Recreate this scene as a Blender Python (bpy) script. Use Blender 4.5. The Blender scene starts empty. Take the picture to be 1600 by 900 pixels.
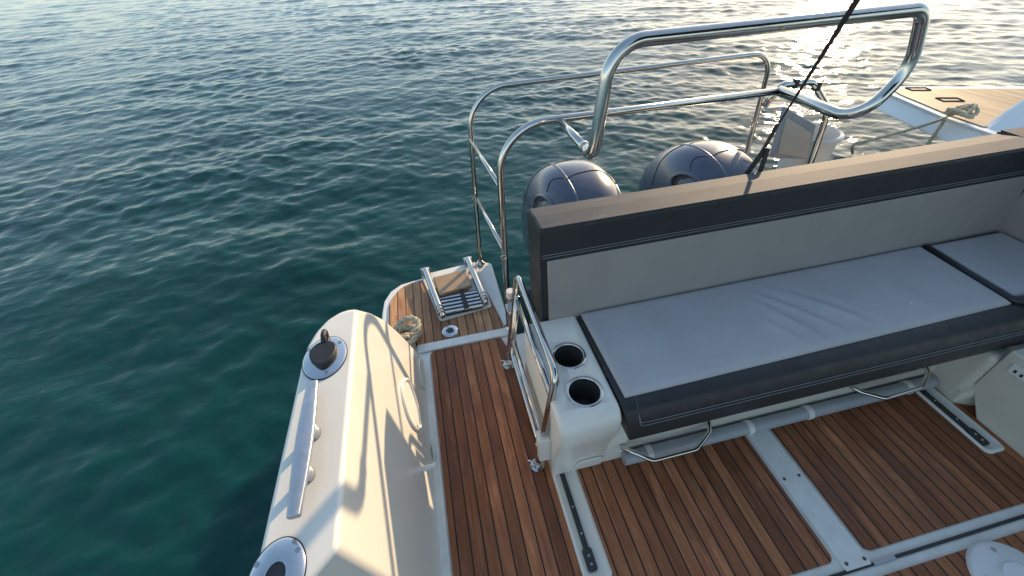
import bpy, bmesh, math, random
import numpy as np
from mathutils import Vector, Matrix
random.seed(7); rng = np.random.default_rng(11)
S = bpy.context.scene
COL = S.collection
rad = math.radians

# ------------------------------------------------------------------ camera
EYE = (0.0, 0.0, 1.6)
RIGHT = (0.97398, -0.22107, -0.04983)
UP = (0.18131, 0.62829, 0.75656)
FWD = (0.13594, 0.74591, -0.65203)
FPX = 653.7
cam = bpy.data.cameras.new('camera'); cam.sensor_width = 36.0; cam.lens = 36.0 * FPX / 1600.0
cam.clip_start = 0.02; cam.clip_end = 20000
co = bpy.data.objects.new('camera', cam); COL.objects.link(co); S.camera = co
co.matrix_world = Matrix(((RIGHT[0], UP[0], -FWD[0], EYE[0]), (RIGHT[1], UP[1], -FWD[1], EYE[1]),
                          (RIGHT[2], UP[2], -FWD[2], EYE[2]), (0, 0, 0, 1)))

# ------------------------------------------------------------------ light
SUN_AZ, SUN_EL = 46.0, 17.5          # azimuth from +Y towards +X
SKY_STRENGTH, SUN_STRENGTH, EXPOSURE = 0.13, 3.1, 0.97
w = bpy.data.worlds.new('World'); S.world = w; w.use_nodes = True
nt = w.node_tree; nt.nodes.clear()
out = nt.nodes.new('ShaderNodeOutputWorld'); bg = nt.nodes.new('ShaderNodeBackground')
sky = nt.nodes.new('ShaderNodeTexSky'); sky.sky_type = 'NISHITA'; sky.sun_disc = False
sky.sun_elevation = rad(SUN_EL); sky.sun_rotation = rad(SUN_AZ)
sky.air_density = 0.75; sky.dust_density = 0.55; sky.ozone_density = 2.5
bg.inputs[1].default_value = SKY_STRENGTH
gm = nt.nodes.new('ShaderNodeGamma'); gm.inputs[1].default_value = 0.54      # evens out the sky by compressing its brightness range
ml = nt.nodes.new('ShaderNodeVectorMath'); ml.operation = 'SCALE'; ml.inputs['Scale'].default_value = 2.3
hs = nt.nodes.new('ShaderNodeHueSaturation'); hs.inputs['Saturation'].default_value = 1.35
nt.links.new(sky.outputs[0], gm.inputs[0]); nt.links.new(gm.outputs[0], hs.inputs['Color']); nt.links.new(hs.outputs[0], ml.inputs[0]); nt.links.new(ml.outputs[0], bg.inputs[0]); nt.links.new(bg.outputs[0], out.inputs[0])
sl = bpy.data.lights.new('sun', 'SUN'); sl.energy = SUN_STRENGTH; sl.angle = rad(0.9); sl.color = (1.0, 0.80, 0.58)
so = bpy.data.objects.new('sun', sl); COL.objects.link(so)
sd = Vector((math.sin(rad(SUN_AZ)) * math.cos(rad(SUN_EL)), math.cos(rad(SUN_AZ)) * math.cos(rad(SUN_EL)), math.sin(rad(SUN_EL))))
so.rotation_euler = (-sd).to_track_quat('-Z', 'Y').to_euler(); so.location = (20, 20, 12)
S.view_settings.view_transform = 'Standard'; S.view_settings.look = 'None'
S.view_settings.exposure = EXPOSURE; S.view_settings.gamma = 1.0
S.view_settings.use_white_balance = True; S.view_settings.white_balance_temperature = 7800; S.view_settings.white_balance_tint = 10
S.render.engine = 'CYCLES'
S.cycles.use_denoising = True
S.cycles.max_bounces = 8; S.cycles.glossy_bounces = 5; S.cycles.diffuse_bounces = 4
S.cycles.caustics_reflective = False; S.cycles.caustics_refractive = False
S.cycles.sample_clamp_indirect = 6.0

# ------------------------------------------------------------------ materials
def nodes(name):
    m = bpy.data.materials.new(name); m.use_nodes = True
    n = m.node_tree; b = n.nodes['Principled BSDF']
    return m, n, b
def N(n, typ, **kw):
    x = n.nodes.new(typ)
    for k, v in kw.items():
        setattr(x, k, v)
    return x
def ramp(n, stops):
    r = N(n, 'ShaderNodeValToRGB'); e = r.color_ramp.elements
    while len(e) < len(stops): e.new(0.5)
    for el, (p, c) in zip(e, stops):
        el.position = p; el.color = (c[0], c[1], c[2], 1) if hasattr(c, '__len__') else (c, c, c, 1)
    return r
def noise(n, vec, scale, detail=4, rough=0.55):
    t = N(n, 'ShaderNodeTexNoise'); t.inputs['Scale'].default_value = scale
    t.inputs['Detail'].default_value = detail; t.inputs['Roughness'].default_value = rough
    if vec is not None: n.links.new(vec, t.inputs['Vector'])
    return t
def coord(n, scale=(1, 1, 1)):
    tc = N(n, 'ShaderNodeTexCoord'); mp = N(n, 'ShaderNodeMapping'); mp.inputs['Scale'].default_value = scale
    n.links.new(tc.outputs['Object'], mp.inputs['Vector']); return mp.outputs['Vector']
def mix(n, fac, a, b, mode='MIX'):
    x = N(n, 'ShaderNodeMix', data_type='RGBA', blend_type=mode)
    for s, v in ((x.inputs['Factor'], fac), (x.inputs[6], a), (x.inputs[7], b)):
        if hasattr(v, 'is_linked') or hasattr(v, 'node'): n.links.new(v, s)
        elif hasattr(v, '__len__'): s.default_value = (v[0], v[1], v[2], 1)
        else: s.default_value = v
    return x.outputs[2]
def math_(n, op, a, b=None):
    x = N(n, 'ShaderNodeMath', operation=op)
    for i, v in enumerate((a, b)):
        if v is None: continue
        if hasattr(v, 'node'): n.links.new(v, x.inputs[i])
        else: x.inputs[i].default_value = v
    return x.outputs[0]
def bump(n, b, h, strength, dist=0.01):
    x = N(n, 'ShaderNodeBump'); x.inputs['Strength'].default_value = strength; x.inputs['Distance'].default_value = dist
    n.links.new(h, x.inputs['Height']); n.links.new(x.outputs[0], b.inputs['Normal'])

def simple(name, col, rough, metal=0.0, var=0.12, scale=14.0, bumps=0.0, bscale=300.0, spec=0.5, coat=0.0, speck=0.0, rvar=0.25):
    m, n, b = nodes(name)
    v = coord(n); t = noise(n, v, scale)
    lo = tuple(c * (1 - var) for c in col); hi = tuple(min(1, c * (1 + var * 0.6)) for c in col)
    r = ramp(n, [(0.3, lo), (0.7, hi)]); n.links.new(t.outputs[0], r.inputs[0]); c = r.outputs[0]
    if speck:
        t2 = noise(n, v, 55.0, 2, 0.5); r2 = ramp(n, [(0.78, 0.0), (0.83, 1.0)]); n.links.new(t2.outputs[0], r2.inputs[0])
        c = mix(n, math_(n, 'MULTIPLY', r2.outputs[0], speck), c, (0.32, 0.29, 0.24))
    n.links.new(c, b.inputs['Base Color'])
    t3 = noise(n, v, scale * 2.3); r3 = ramp(n, [(0.25, rough * (1 - rvar)), (0.75, min(1, rough * (1 + rvar)))])
    n.links.new(t3.outputs[0], r3.inputs[0]); n.links.new(r3.outputs[0], b.inputs['Roughness'])
    b.inputs['Metallic'].default_value = metal; b.inputs['Specular IOR Level'].default_value = spec
    b.inputs['Coat Weight'].default_value = coat; b.inputs['Coat Roughness'].default_value = 0.08
    if bumps:
        t4 = noise(n, v, bscale, 3); bump(n, b, t4.outputs[0], bumps, 0.002)
    return m

M = {}
M['gelcoat'] = simple('white_gelcoat', (0.77, 0.745, 0.68), 0.27, var=0.035, scale=5, speck=0.3, rvar=0.0)
M['gelcoat_floor'] = simple('white_deck_gelcoat', (0.80, 0.785, 0.74), 0.38, var=0.09, scale=18, speck=0.6, rvar=0.1)
M['yacht_white'] = simple('yacht_gelcoat', (0.78, 0.79, 0.80), 0.22, var=0.04, scale=3)
M['steel'] = simple('polished_steel', (0.60, 0.58, 0.55), 0.12, metal=1.0, var=0.08, scale=30)
M['brushed'] = simple('brushed_aluminium', (0.50, 0.52, 0.56), 0.32, metal=0.85, var=0.08, scale=40, bumps=0.05)
M['flange'] = simple('flange_steel', (0.58, 0.60, 0.64), 0.18, metal=0.95, var=0.12, scale=30)
M['black_rubber'] = simple('black_rubber', (0.018, 0.018, 0.022), 0.5, var=0.2, scale=30, bumps=0.15)
M['black_plastic'] = simple('black_plastic', (0.030, 0.031, 0.033), 0.38, var=0.2, scale=30)
M['dark_vinyl'] = simple('charcoal_vinyl', (0.024, 0.026, 0.029), 0.5, var=0.18, scale=9, bumps=0.25, bscale=420)
M['grey_vinyl'] = simple('grey_vinyl_pad', (0.46, 0.45, 0.465), 0.5, var=0.07, scale=6, bumps=0.18, bscale=420)
M['light_vinyl'] = simple('light_grey_vinyl', (0.325, 0.298, 0.278), 0.52, var=0.06, scale=6, bumps=0.18, bscale=420)
M['stitch'] = simple('stitch_thread', (0.24, 0.25, 0.26), 0.7, var=0.1)
M['grey_tube'] = simple('grey_painted_tube', (0.36, 0.37, 0.39), 0.42, var=0.06, scale=12)
M['cream_board'] = simple('cream_panel', (0.62, 0.58, 0.50), 0.35, var=0.06, scale=8)
M['cowl'] = simple('navy_cowling', (0.082, 0.094, 0.132), 0.27, metal=0.25, var=0.10, scale=8, coat=0.5, rvar=0.08)
M['cowl_highlight_trim'] = simple('cowling_highlight_trim', (0.13, 0.14, 0.17), 0.28, metal=0.5, var=0.1)
M['board'] = simple('grey_board', (0.56, 0.52, 0.45), 0.45, var=0.06, scale=10)
M['bucket'] = simple('white_plastic', (0.74, 0.72, 0.68), 0.4, var=0.06, scale=10)
M['screw'] = simple('screw_steel', (0.45, 0.45, 0.46), 0.3, metal=1.0)
M['dirt'] = simple('screw_dirt', (0.10, 0.085, 0.07), 0.7)
M['cup_liner'] = simple('cup_liner', (0.06, 0.06, 0.058), 0.32, var=0.1, scale=30)
M['webbing'] = simple('grey_black_webbing', (0.045, 0.041, 0.046), 0.6, var=0.05, scale=3)
M['strap'] = simple('black_webbing', (0.022, 0.021, 0.024), 0.65, var=0.25, scale=60, bumps=0.4, bscale=500)

def soften(m, scale=7.0, strength=0.25, dist=0.02):
    # slow unevenness of stuffed vinyl, chained before the fine grain
    n = m.node_tree; b = n.nodes['Principled BSDF']; lk = b.inputs['Normal'].links[0].from_node
    t = noise(n, coord(n), scale, 3, 0.5); x = N(n, 'ShaderNodeBump'); x.inputs['Strength'].default_value = strength; x.inputs['Distance'].default_value = dist
    n.links.new(t.outputs[0], x.inputs['Height']); n.links.new(x.outputs[0], lk.inputs['Normal'])
for k_ in ('dark_vinyl', 'grey_vinyl', 'light_vinyl'): soften(M[k_])
def pale_top_vinyl():
    # charcoal vinyl of the upper face, toned paler, with dried salt marks
    m, n, b = nodes('pale_charcoal_vinyl'); v = coord(n, (3, 9, 3))
    t = noise(n, v, 2.2, 6, 0.65); r = ramp(n, [(0.30, (0.043, 0.053, 0.068)), (0.72, (0.078, 0.090, 0.106))])
    n.links.new(t.outputs[0], r.inputs[0])
    v2 = coord(n, (5, 9, 5)); t2 = noise(n, v2, 3.0, 6, 0.7); r2 = ramp(n, [(0.66, 0.0), (0.74, 1.0)]); n.links.new(t2.outputs[0], r2.inputs[0])
    c = mix(n, math_(n, 'MULTIPLY', r2.outputs[0], 0.45), r.outputs[0], (0.34, 0.32, 0.29))
    n.links.new(c, b.inputs['Base Color']); b.inputs['Roughness'].default_value = 0.72; b.inputs['Specular IOR Level'].default_value = 0.3
    t4 = noise(n, coord(n), 420, 3); bump(n, b, t4.outputs[0], 0.25, 0.002)
    return m
M['pale_top_vinyl'] = pale_top_vinyl()

PITCH, LATT = 0.0451, -0.013
def teak(name, dry, wet, wetness, pitch=PITCH, off=LATT, axis='X', line=0.055, rough=0.5):
    m, n, b = nodes(name)
    tc = N(n, 'ShaderNodeTexCoord'); sep = N(n, 'ShaderNodeSeparateXYZ'); n.links.new(tc.outputs['Object'], sep.inputs[0])
    a = math_(n, 'DIVIDE', math_(n, 'SUBTRACT', sep.outputs[axis], off), pitch)
    pid = math_(n, 'FLOOR', a); fr = math_(n, 'FRACT', a)
    edge = math_(n, 'ABSOLUTE', math_(n, 'SUBTRACT', fr, 0.5))
    caulk = math_(n, 'GREATER_THAN', edge, 0.5 - line)
    wn = N(n, 'ShaderNodeTexWhiteNoise', noise_dimensions='1D'); n.links.new(pid, wn.inputs['W'])
    # shift the grain plank by plank
    cmb = N(n, 'ShaderNodeCombineXYZ')
    other = 'Y' if axis == 'X' else 'X'
    n.links.new(math_(n, 'MULTIPLY', sep.outputs[axis], 95.0), cmb.inputs[0])
    n.links.new(math_(n, 'ADD', math_(n, 'MULTIPLY', sep.outputs[other], 5.0), math_(n, 'MULTIPLY', wn.outputs[0], 37.0)), cmb.inputs[1])
    n.links.new(math_(n, 'MULTIPLY', pid, 3.7), cmb.inputs[2])
    g = noise(n, cmb.outputs[0], 1.0, 6, 0.62)
    gr = ramp(n, [(0.25, tuple(c * 0.60 for c in dry)), (0.55, dry), (0.8, tuple(min(1, c * 1.28) for c in dry))]); n.links.new(g.outputs[0], gr.inputs[0])
    # plank to plank tone
    pr = ramp(n, [(0.0, (0.55, 0.51, 0.49)), (0.3, (0.82, 0.78, 0.76)), (0.7, (1.02, 1.01, 1.0)), (1.0, (1.30, 1.30, 1.30))]); n.links.new(wn.outputs[0], pr.inputs[0])
    c = mix(n, 1.0, gr.outputs[0], pr.outputs[0], 'MULTIPLY')
    # damp patches running along the planks
    cw = N(n, 'ShaderNodeCombineXYZ')
    n.links.new(math_(n, 'MULTIPLY', sep.outputs[axis], 7.0), cw.inputs[0])
    n.links.new(math_(n, 'ADD', math_(n, 'MULTIPLY', sep.outputs[other], 2.4), math_(n, 'MULTIPLY', wn.outputs[0], 0.9)), cw.inputs[1])
    wt = noise(n, cw.outputs[0], 1.25, 4, 0.55)
    wr = ramp(n, [(0.60 - wetness, 0.0), (0.66 - wetness, 0.55), (0.78 - wetness, 1.0)]); n.links.new(wt.outputs[0], wr.inputs[0])
    c = mix(n, math_(n, 'MULTIPLY', wr.outputs[0], 0.8), c, mix(n, 0.75, c, wet, 'MULTIPLY'))
    # bleached, dry streaks
    cd = N(n, 'ShaderNodeCombineXYZ')
    n.links.new(math_(n, 'MULTIPLY', sep.outputs[axis], 16.0), cd.inputs[0])
    n.links.new(math_(n, 'ADD', math_(n, 'MULTIPLY', sep.outputs[other], 3.2), math_(n, 'MULTIPLY', wn.outputs[0], 11.0)), cd.inputs[1])
    dt = noise(n, cd.outputs[0], 0.9, 5, 0.6); dr = ramp(n, [(0.54, 0.0), (0.68, 0.8)]); n.links.new(dt.outputs[0], dr.inputs[0])
    c = mix(n, dr.outputs[0], c, mix(n, 1.0, c, (1.75, 1.85, 1.95), 'MULTIPLY'))
    # small dark stains
    st = noise(n, cw.outputs[0], 3.1, 5, 0.7); sr = ramp(n, [(0.63, 0.0), (0.74, 0.8)]); n.links.new(st.outputs[0], sr.inputs[0])
    c = mix(n, sr.outputs[0], c, (0.035, 0.022, 0.018))
    c = mix(n, caulk, c, (0.010, 0.010, 0.011))
    n.links.new(c, b.inputs['Base Color'])
    rr = ramp(n, [(0.0, rough + 0.12), (1.0, rough - 0.18)]); n.links.new(wr.outputs[0], rr.inputs[0]); n.links.new(rr.outputs[0], b.inputs['Roughness'])
    h = math_(n, 'SUBTRACT', math_(n, 'MULTIPLY', g.outputs[0], 0.35), math_(n, 'MULTIPLY', caulk, 1.0))
    bump(n, b, h, 0.35, 0.002)
    b.inputs['Specular IOR Level'].default_value = 0.35
    return m
M['teak'] = teak('cockpit_teak', (0.41, 0.150, 0.068), (0.55, 0.42, 0.36), 0.10)
M['teak_sunlit'] = teak('sunlit_platform_teak', (0.50, 0.255, 0.13), (0.50, 0.34, 0.25), 0.06)  # platform planks paler: their sunlit brightness is put into the colour
M['yacht_teak'] = teak('yacht_teak', (0.30, 0.235, 0.15), (0.8, 0.75, 0.7), 0.0, pitch=0.055, line=0.04)
M['wood_step'] = simple('varnished_step', (0.40, 0.255, 0.15), 0.4, var=0.25, scale=9, bumps=0.1)

def rope_mat():
    m, n, b = nodes('laid_rope'); v = coord(n)
    t = noise(n, v, 120, 4); r = ramp(n, [(0.3, (0.36, 0.31, 0.22)), (0.7, (0.66, 0.58, 0.45))]); n.links.new(t.outputs[0], r.inputs[0])
    n.links.new(r.outputs[0], b.inputs['Base Color']); b.inputs['Roughness'].default_value = 0.85
    t2 = noise(n, v, 260, 3); bump(n, b, t2.outputs[0], 0.8, 0.004)
    return m
M['rope'] = rope_mat()

def water_mat():
    m, n, b = nodes('sea_water'); v = coord(n)
    t = noise(n, coord(n, (0.25, 0.25, 0.25)), 1.0, 3); r = ramp(n, [(0.3, (0.0001, 0.038, 0.037)), (0.7, (0.0002, 0.056, 0.054))])
    n.links.new(t.outputs[0], r.inputs[0]); n.links.new(r.outputs[0], b.inputs['Base Color'])
    b.inputs['IOR'].default_value = 1.333; b.inputs['Roughness'].default_value = 0.055
    b.inputs['Subsurface Weight'].default_value = 1.0; b.inputs['Subsurface Radius'].default_value = (1, 1, 1); b.inputs['Subsurface Scale'].default_value = 0.8
    b.inputs['Specular IOR Level'].default_value = 0.38
    t1 = noise(n, coord(n, (6, 11, 6)), 1.0, 3, 0.5)
    t2 = noise(n, coord(n, (22, 34, 22)), 1.0, 3, 0.5)
    h = math_(n, 'ADD', math_(n, 'MULTIPLY', t1.outputs[0], 1.0), math_(n, 'MULTIPLY', t2.outputs[0], 0.10))
    bump(n, b, h, 0.6, 0.014)
    return m
M['water'] = water_mat()

# ------------------------------------------------------------------ helpers
def tag(o, label, cat, group=None, kind=None):
    o['label'] = label; o['category'] = cat
    if group: o['group'] = group
    if kind: o['kind'] = kind
    return o
def thing(name, label, cat, loc=(0, 0, 0), group=None):
    o = bpy.data.objects.new(name, None); o.empty_display_size = 0.1; COL.objects.link(o); o.location = loc
    return tag(o, label, cat, group)
def obj(name, verts, faces, mat, parent=None, smooth=False, bevel=0.0, seg=2, angle=35, auto=None):
    me = bpy.data.meshes.new(name); me.from_pydata([tuple(map(float, v)) for v in verts], [], [tuple(f) for f in faces]); me.update()
    bm = bmesh.new(); bm.from_mesh(me); bmesh.ops.recalc_face_normals(bm, faces=bm.faces); bm.to_mesh(me); bm.free()
    return finish(name, me, mat, parent, smooth, bevel, seg, angle, auto)
def finish(name, me, mat, parent=None, smooth=False, bevel=0.0, seg=2, angle=35, auto=None):
    o = bpy.data.objects.new(name, me); COL.objects.link(o)
    me.materials.append(M[mat] if isinstance(mat, str) else mat)
    if smooth or bevel or auto:
        for p in me.polygons: p.use_smooth = True
    if bevel:
        md = o.modifiers.new('bevel', 'BEVEL'); md.width = bevel; md.segments = seg; md.limit_method = 'ANGLE'; md.angle_limit = rad(angle)
        md.harden_normals = True
    elif auto:
        me.set_sharp_from_angle(angle=rad(auto))
    if parent is not None:
        root = parent; L = Vector((0, 0, 0))
        o.parent = parent
        p = parent
        # all meshes are modelled in world coordinates: undo the offset of the thing's own empty
        while p.parent is not None: p = p.parent
        if p is parent: o.matrix_parent_inverse = Matrix.Translation(-Vector(p.location))
    return o
class MB:
    def __init__(s): s.v = []; s.f = []
    def add(s, v, f):
        k = len(s.v); s.v += [tuple(map(float, q)) for q in v]; s.f += [tuple(i + k for i in q) for q in f]; return s
    def box(s, x0, x1, y0, y1, z0, z1):
        v = [(x, y, z) for z in (z0, z1) for y in (y0, y1) for x in (x0, x1)]
        return s.add(v, [(0, 1, 3, 2), (4, 6, 7, 5), (0, 4, 5, 1), (2, 3, 7, 6), (0, 2, 6, 4), (1, 5, 7, 3)])
    def prism(s, pts, z0, z1):
        n = len(pts); v = [(x, y, z0) for x, y in pts] + [(x, y, z1) for x, y in pts]
        f = [tuple(range(n - 1, -1, -1)), tuple(range(n, 2 * n))] + [(i, (i + 1) % n, n + (i + 1) % n, n + i) for i in range(n)]
        return s.add(v, f)
    def extr_x(s, prof, x0, x1):
        n = len(prof); v = [(x0, y, z) for y, z in prof] + [(x1, y, z) for y, z in prof]
        f = [tuple(range(n - 1, -1, -1)), tuple(range(n, 2 * n))] + [(i, (i + 1) % n, n + (i + 1) % n, n + i) for i in range(n)]
        return s.add(v, f)
    def tube(s, pts, r, fillet=0.0, n=14, fs=8, closed=False, caps=True, rads=None):
        P = [Vector(p) for p in pts]
        if fillet: P = round_path(P, fillet, fs)
        m = len(P); T = []
        for i in range(m):
            a = P[max(i - 1, 0)] if not closed else P[i - 1]; b = P[min(i + 1, m - 1)] if not closed else P[(i + 1) % m]
            T.append((b - a).normalized())
        up = Vector((0, 0, 1)) if abs(T[0].z) < 0.9 else Vector((1, 0, 0))
        nrm = (up - up.dot(T[0]) * T[0]).normalized(); v = []
        for i in range(m):
            nrm = (nrm - nrm.dot(T[i]) * T[i]).normalized(); bn = T[i].cross(nrm)
            rr = rads[min(i, len(rads) - 1)] if rads else r
            for k in range(n):
                a = 2 * math.pi * k / n; v.append(P[i] + (nrm * math.cos(a) + bn * math.sin(a)) * rr)
        f = [(i * n + k, i * n + (k + 1) % n, (i + 1) * n + (k + 1) % n, (i + 1) * n + k) for i in range(m - 1) for k in range(n)]
        if closed: f += [((m - 1) * n + k, (m - 1) * n + (k + 1) % n, (k + 1) % n, k) for k in range(n)]
        elif caps: f += [tuple(range(n - 1, -1, -1)), tuple(range((m - 1) * n, m * n))]
        return s.add(v, f)
    def lathe(s, prof, c, axis=(0, 0, 1), n=32, sx=1.0, sy=1.0, xdir=None):
        ax = Vector(axis).normalized(); x = Vector(xdir) if xdir else (Vector((1, 0, 0)) if abs(ax.x) < 0.9 else Vector((0, 1, 0)))
        x = (x - x.dot(ax) * ax).normalized(); y = ax.cross(x); C = Vector(c); v = []
        for r, h in prof:
            for k in range(n):
                a = 2 * math.pi * k / n; v.append(C + x * (r * sx * math.cos(a)) + y * (r * sy * math.sin(a)) + ax * h)
        m = len(prof)
        f = [(i * n + k, i * n + (k + 1) % n, (i + 1) * n + (k + 1) % n, (i + 1) * n + k) for i in range(m - 1) for k in range(n)]
        if prof[0][0] > 1e-5: f.append(tuple(range(n - 1, -1, -1)))
        if prof[-1][0] > 1e-5: f.append(tuple(range((m - 1) * n, m * n)))
        return s.add(v, f)
    def ring(s, prof, c, axis=(0, 0, 1), n=36, sx=1.0, sy=1.0, xdir=None):   # closed profile, no caps
        k0 = len(s.f); m = len(prof); pr = prof + [prof[0]]
        s.lathe(pr, c, axis, n, sx, sy, xdir); del s.f[-1]; del s.f[-1]
        return s
    def build(s, name, mat, parent=None, **kw): return obj(name, s.v, s.f, mat, parent, **kw)
def round_path(P, r, fs):
    o = [P[0]]
    for i in range(1, len(P) - 1):
        a, b, c = P[i - 1], P[i], P[i + 1]
        ri = r[i - 1] if hasattr(r, '__len__') else r
        u = (a - b); v = (c - b); lu, lv = u.length, v.length; u.normalize(); v.normalize()
        ang = u.angle(v); d = min(ri / max(math.tan(ang / 2), 1e-3), lu * 0.49, lv * 0.49)
        if ang > rad(176): o.append(b); continue
        p0, p1 = b + u * d, b + v * d
        rr = d * math.tan(ang / 2); cen = b + (u + v).normalized() * (rr / math.sin(ang / 2))
        e0 = (p0 - cen); e1 = (p1 - cen); th = e0.angle(e1)
        for k in range(fs + 1):
            t = k / fs; o.append(cen + (e0 * math.sin((1 - t) * th) + e1 * math.sin(t * th)) / math.sin(th))
    o.append(P[-1]); return o
def rrect(x0, x1, y0, y1, r, seg=6):
    p = []
    for cx, cy, a0 in ((x1 - r, y0 + r, -90), (x1 - r, y1 - r, 0), (x0 + r, y1 - r, 90), (x0 + r, y0 + r, 180)):
        for k in range(seg + 1):
            a = rad(a0 + 90 * k / seg); p.append((cx + r * math.cos(a), cy + r * math.sin(a)))
    return p
def cut(o, cutter):
    md = o.modifiers.new('cut', 'BOOLEAN'); md.operation = 'DIFFERENCE'; md.object = cutter; md.solver = 'EXACT'
    bpy.context.view_layer.update()
    dg = bpy.context.evaluated_depsgraph_get(); me = bpy.data.meshes.new_from_object(o.evaluated_get(dg))
    old = o.data; o.modifiers.clear(); o.data = me
    bpy.data.objects.remove(cutter)
    return o
def copy_tree(o, parent=None):
    c = o.copy(); COL.objects.link(c)
    if parent is not None: c.parent = parent
    for ch in [q for q in bpy.data.objects if q.parent == o]: copy_tree(ch, c)
    return c

# ================================================================== water
SEA = -0.42
def build_water():
    th = np.radians(np.concatenate([np.linspace(-70, 64, 980), np.linspace(66, 288, 60), [290.0]])); nr = 1050
    r = 0.9 * (90.0 / 0.9) ** (np.linspace(0, 1, nr)); r = np.concatenate([[0.05, 0.4], r, 90 * (6000 / 90) ** (np.linspace(0, 1, 20)[1:])])
    R_, T_ = np.meshgrid(r, th, indexing='ij'); X = R_ * np.sin(T_); Y = R_ * np.cos(T_)
    cell = np.maximum(R_ * np.gradient(th)[None, :], np.gradient(R_, axis=0))
    Z = np.zeros_like(X); DX = np.zeros_like(X); DY = np.zeros_like(X)
    lam = np.exp(rng.uniform(math.log(0.085), math.log(2.6), 130))
    for L in lam:
        k = 2 * math.pi / L
        ang = rad(188) + rng.normal(0, 0.80)
        dx, dy = math.sin(ang), math.cos(ang)
        slope = 0.0178 * (1.2 if 0.12 < L < 0.7 else 0.62)
        A = slope / k
        ph = rng.uniform(0, 6.283)
        fade = np.clip((L / cell - 2.2) / 2.5, 0, 1)
        p = k * (dx * X + dy * Y) + ph
        Z += A * fade * np.cos(p); DX -= 0.75 * A * fade * dx * np.sin(p); DY -= 0.75 * A * fade * dy * np.sin(p)
    # gusts: patches of calmer and rougher water
    g = 0.80 + 0.34 * np.sin(0.55 * X + 0.9 * Y + 1.0) * np.sin(0.8 * X - 0.35 * Y + 2.0)
    V = np.stack([X + DX * g, Y + DY * g, SEA + Z * g], -1).reshape(-1, 3)
    a, b = X.shape; i = np.arange(a * b).reshape(a, b)
    q = np.stack([i[:-1, :-1], i[1:, :-1], i[1:, 1:], i[:-1, 1:]], -1).reshape(-1, 4)
    me = bpy.data.meshes.new('water'); me.vertices.add(len(V)); me.vertices.foreach_set('co', V.ravel().astype(np.float32))
    me.loops.add(q.size); me.loops.foreach_set('vertex_index', q.ravel().astype(np.int32))
    me.polygons.add(len(q)); me.polygons.foreach_set('loop_start', np.arange(0, q.size, 4, dtype=np.int32))
    me.update(calc_edges=True); me.polygons.foreach_set('use_smooth', np.ones(len(q), bool)); me.validate()
    if me.polygons[len(q) // 2].normal.z < 0: me.flip_normals()
    o = finish('water', me, 'water'); o['kind'] = 'structure'
    return o
build_water()

# ================================================================== motorboat
boat = thing('motorboat', 'white motorboat with teak cockpit floor and moulded side deck on green water', 'boat')
ZR, XR, XB = 0.82, -0.271, -0.205
def build_coaming():
    lev = [(0.82, 0.925), (0.71, 1.024), (0.60, 1.107), (0.41, 1.218), (0.22, 1.312), (0.106, 1.366), (0.0, 1.41), (-0.02, 1.44), (-0.9, 1.44)]
    top = [(None, -1.6), (None, 0.10), (None, 0.318), (None, 0.65), (None, 0.0), (-0.296, 0.004), (-0.320, 0.0), (-0.352, -0.024), (-0.376, -0.064), (-0.390, -0.107), (-0.396, -0.155),
           (-0.404, 0.55), (-0.409, 0.33), (-0.43, -1.6)]
    V = []
    for z, ya in lev:
        xi = XB + (XR - XB) * max(z, 0) / ZR
        bulge = 0.012 * math.sin(math.pi * min(max(z, 0) / ZR, 1))
        for j, (x, y) in enumerate(top):
            if j < 4: V.append((xi + (bulge * 0 if j < 4 else 0), y, z))
            elif j == 4: V.append((xi, ya, z))
            elif j <= 10:
                t = (j - 4) / 6.0; xo = -0.396 - 0.055 * min(1, (ZR - z) / 0.82)
                u = (x - XR) / (-0.396 - XR); V.append((xi + (xo - xi) * u, ya + y, z))
            else: V.append((x - 0.055 * min(1, (ZR - z) / 0.82), y, z - (0.008 if z == 0.82 else 0)))
    n = len(top); F = [tuple(range(n))]
    F += [(i * n + j, i * n + (j + 1) % n, (i + 1) * n + (j + 1) % n, (i + 1) * n + j) for i in range(len(lev) - 1) for j in range(n)]
    F.append(tuple(range((len(lev) - 1) * n, len(lev) * n)))
    me = bpy.data.meshes.new('coaming'); me.from_pydata(V, [], F)
    bm = bmesh.new(); bm.from_mesh(me)
    E, A, B = Vector((-0.270, 0.318, 0.82)), Vector((-0.302, 0.289, 0.82)), Vector((-0.2540, 0.3335, 0.615))
    nn = (A - E).cross(B - E).normalized()
    if nn.x < 0: nn = -nn
    res = bmesh.ops.bisect_plane(bm, geom=bm.verts[:] + bm.edges[:] + bm.faces[:], plane_co=E, plane_no=nn, clear_outer=True)
    ed = [e for e in res['geom_cut'] if isinstance(e, bmesh.types.BMEdge)]
    bmesh.ops.contextual_create(bm, geom=ed)
    bmesh.ops.triangulate(bm, faces=[f for f in bm.faces if len(f.verts) > 4])
    bmesh.ops.dissolve_limit(bm, angle_limit=rad(1.0), verts=bm.verts[:], edges=bm.edges[:])
    bmesh.ops.recalc_face_normals(bm, faces=bm.faces); bm.to_mesh(me); bm.free()
    return finish('coaming', me, 'gelcoat', boat, bevel=0.011, seg=4, angle=14)
build_coaming()
# hull under the deck
MB().prism([(-0.45, -1.6), (-0.45, 1.44), (-0.30, 1.50), (2.75, 1.50), (2.95, 1.3), (2.95, -1.6)], -1.0, -0.13).build('hull', 'gelcoat', boat, bevel=0.02)
MB().prism([(-0.30, -1.6), (-0.30, 1.467), (2.7, 1.467), (2.7, -1.6)], -0.128, -0.005).build('deck_moulding', 'gelcoat_floor', boat)
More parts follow.
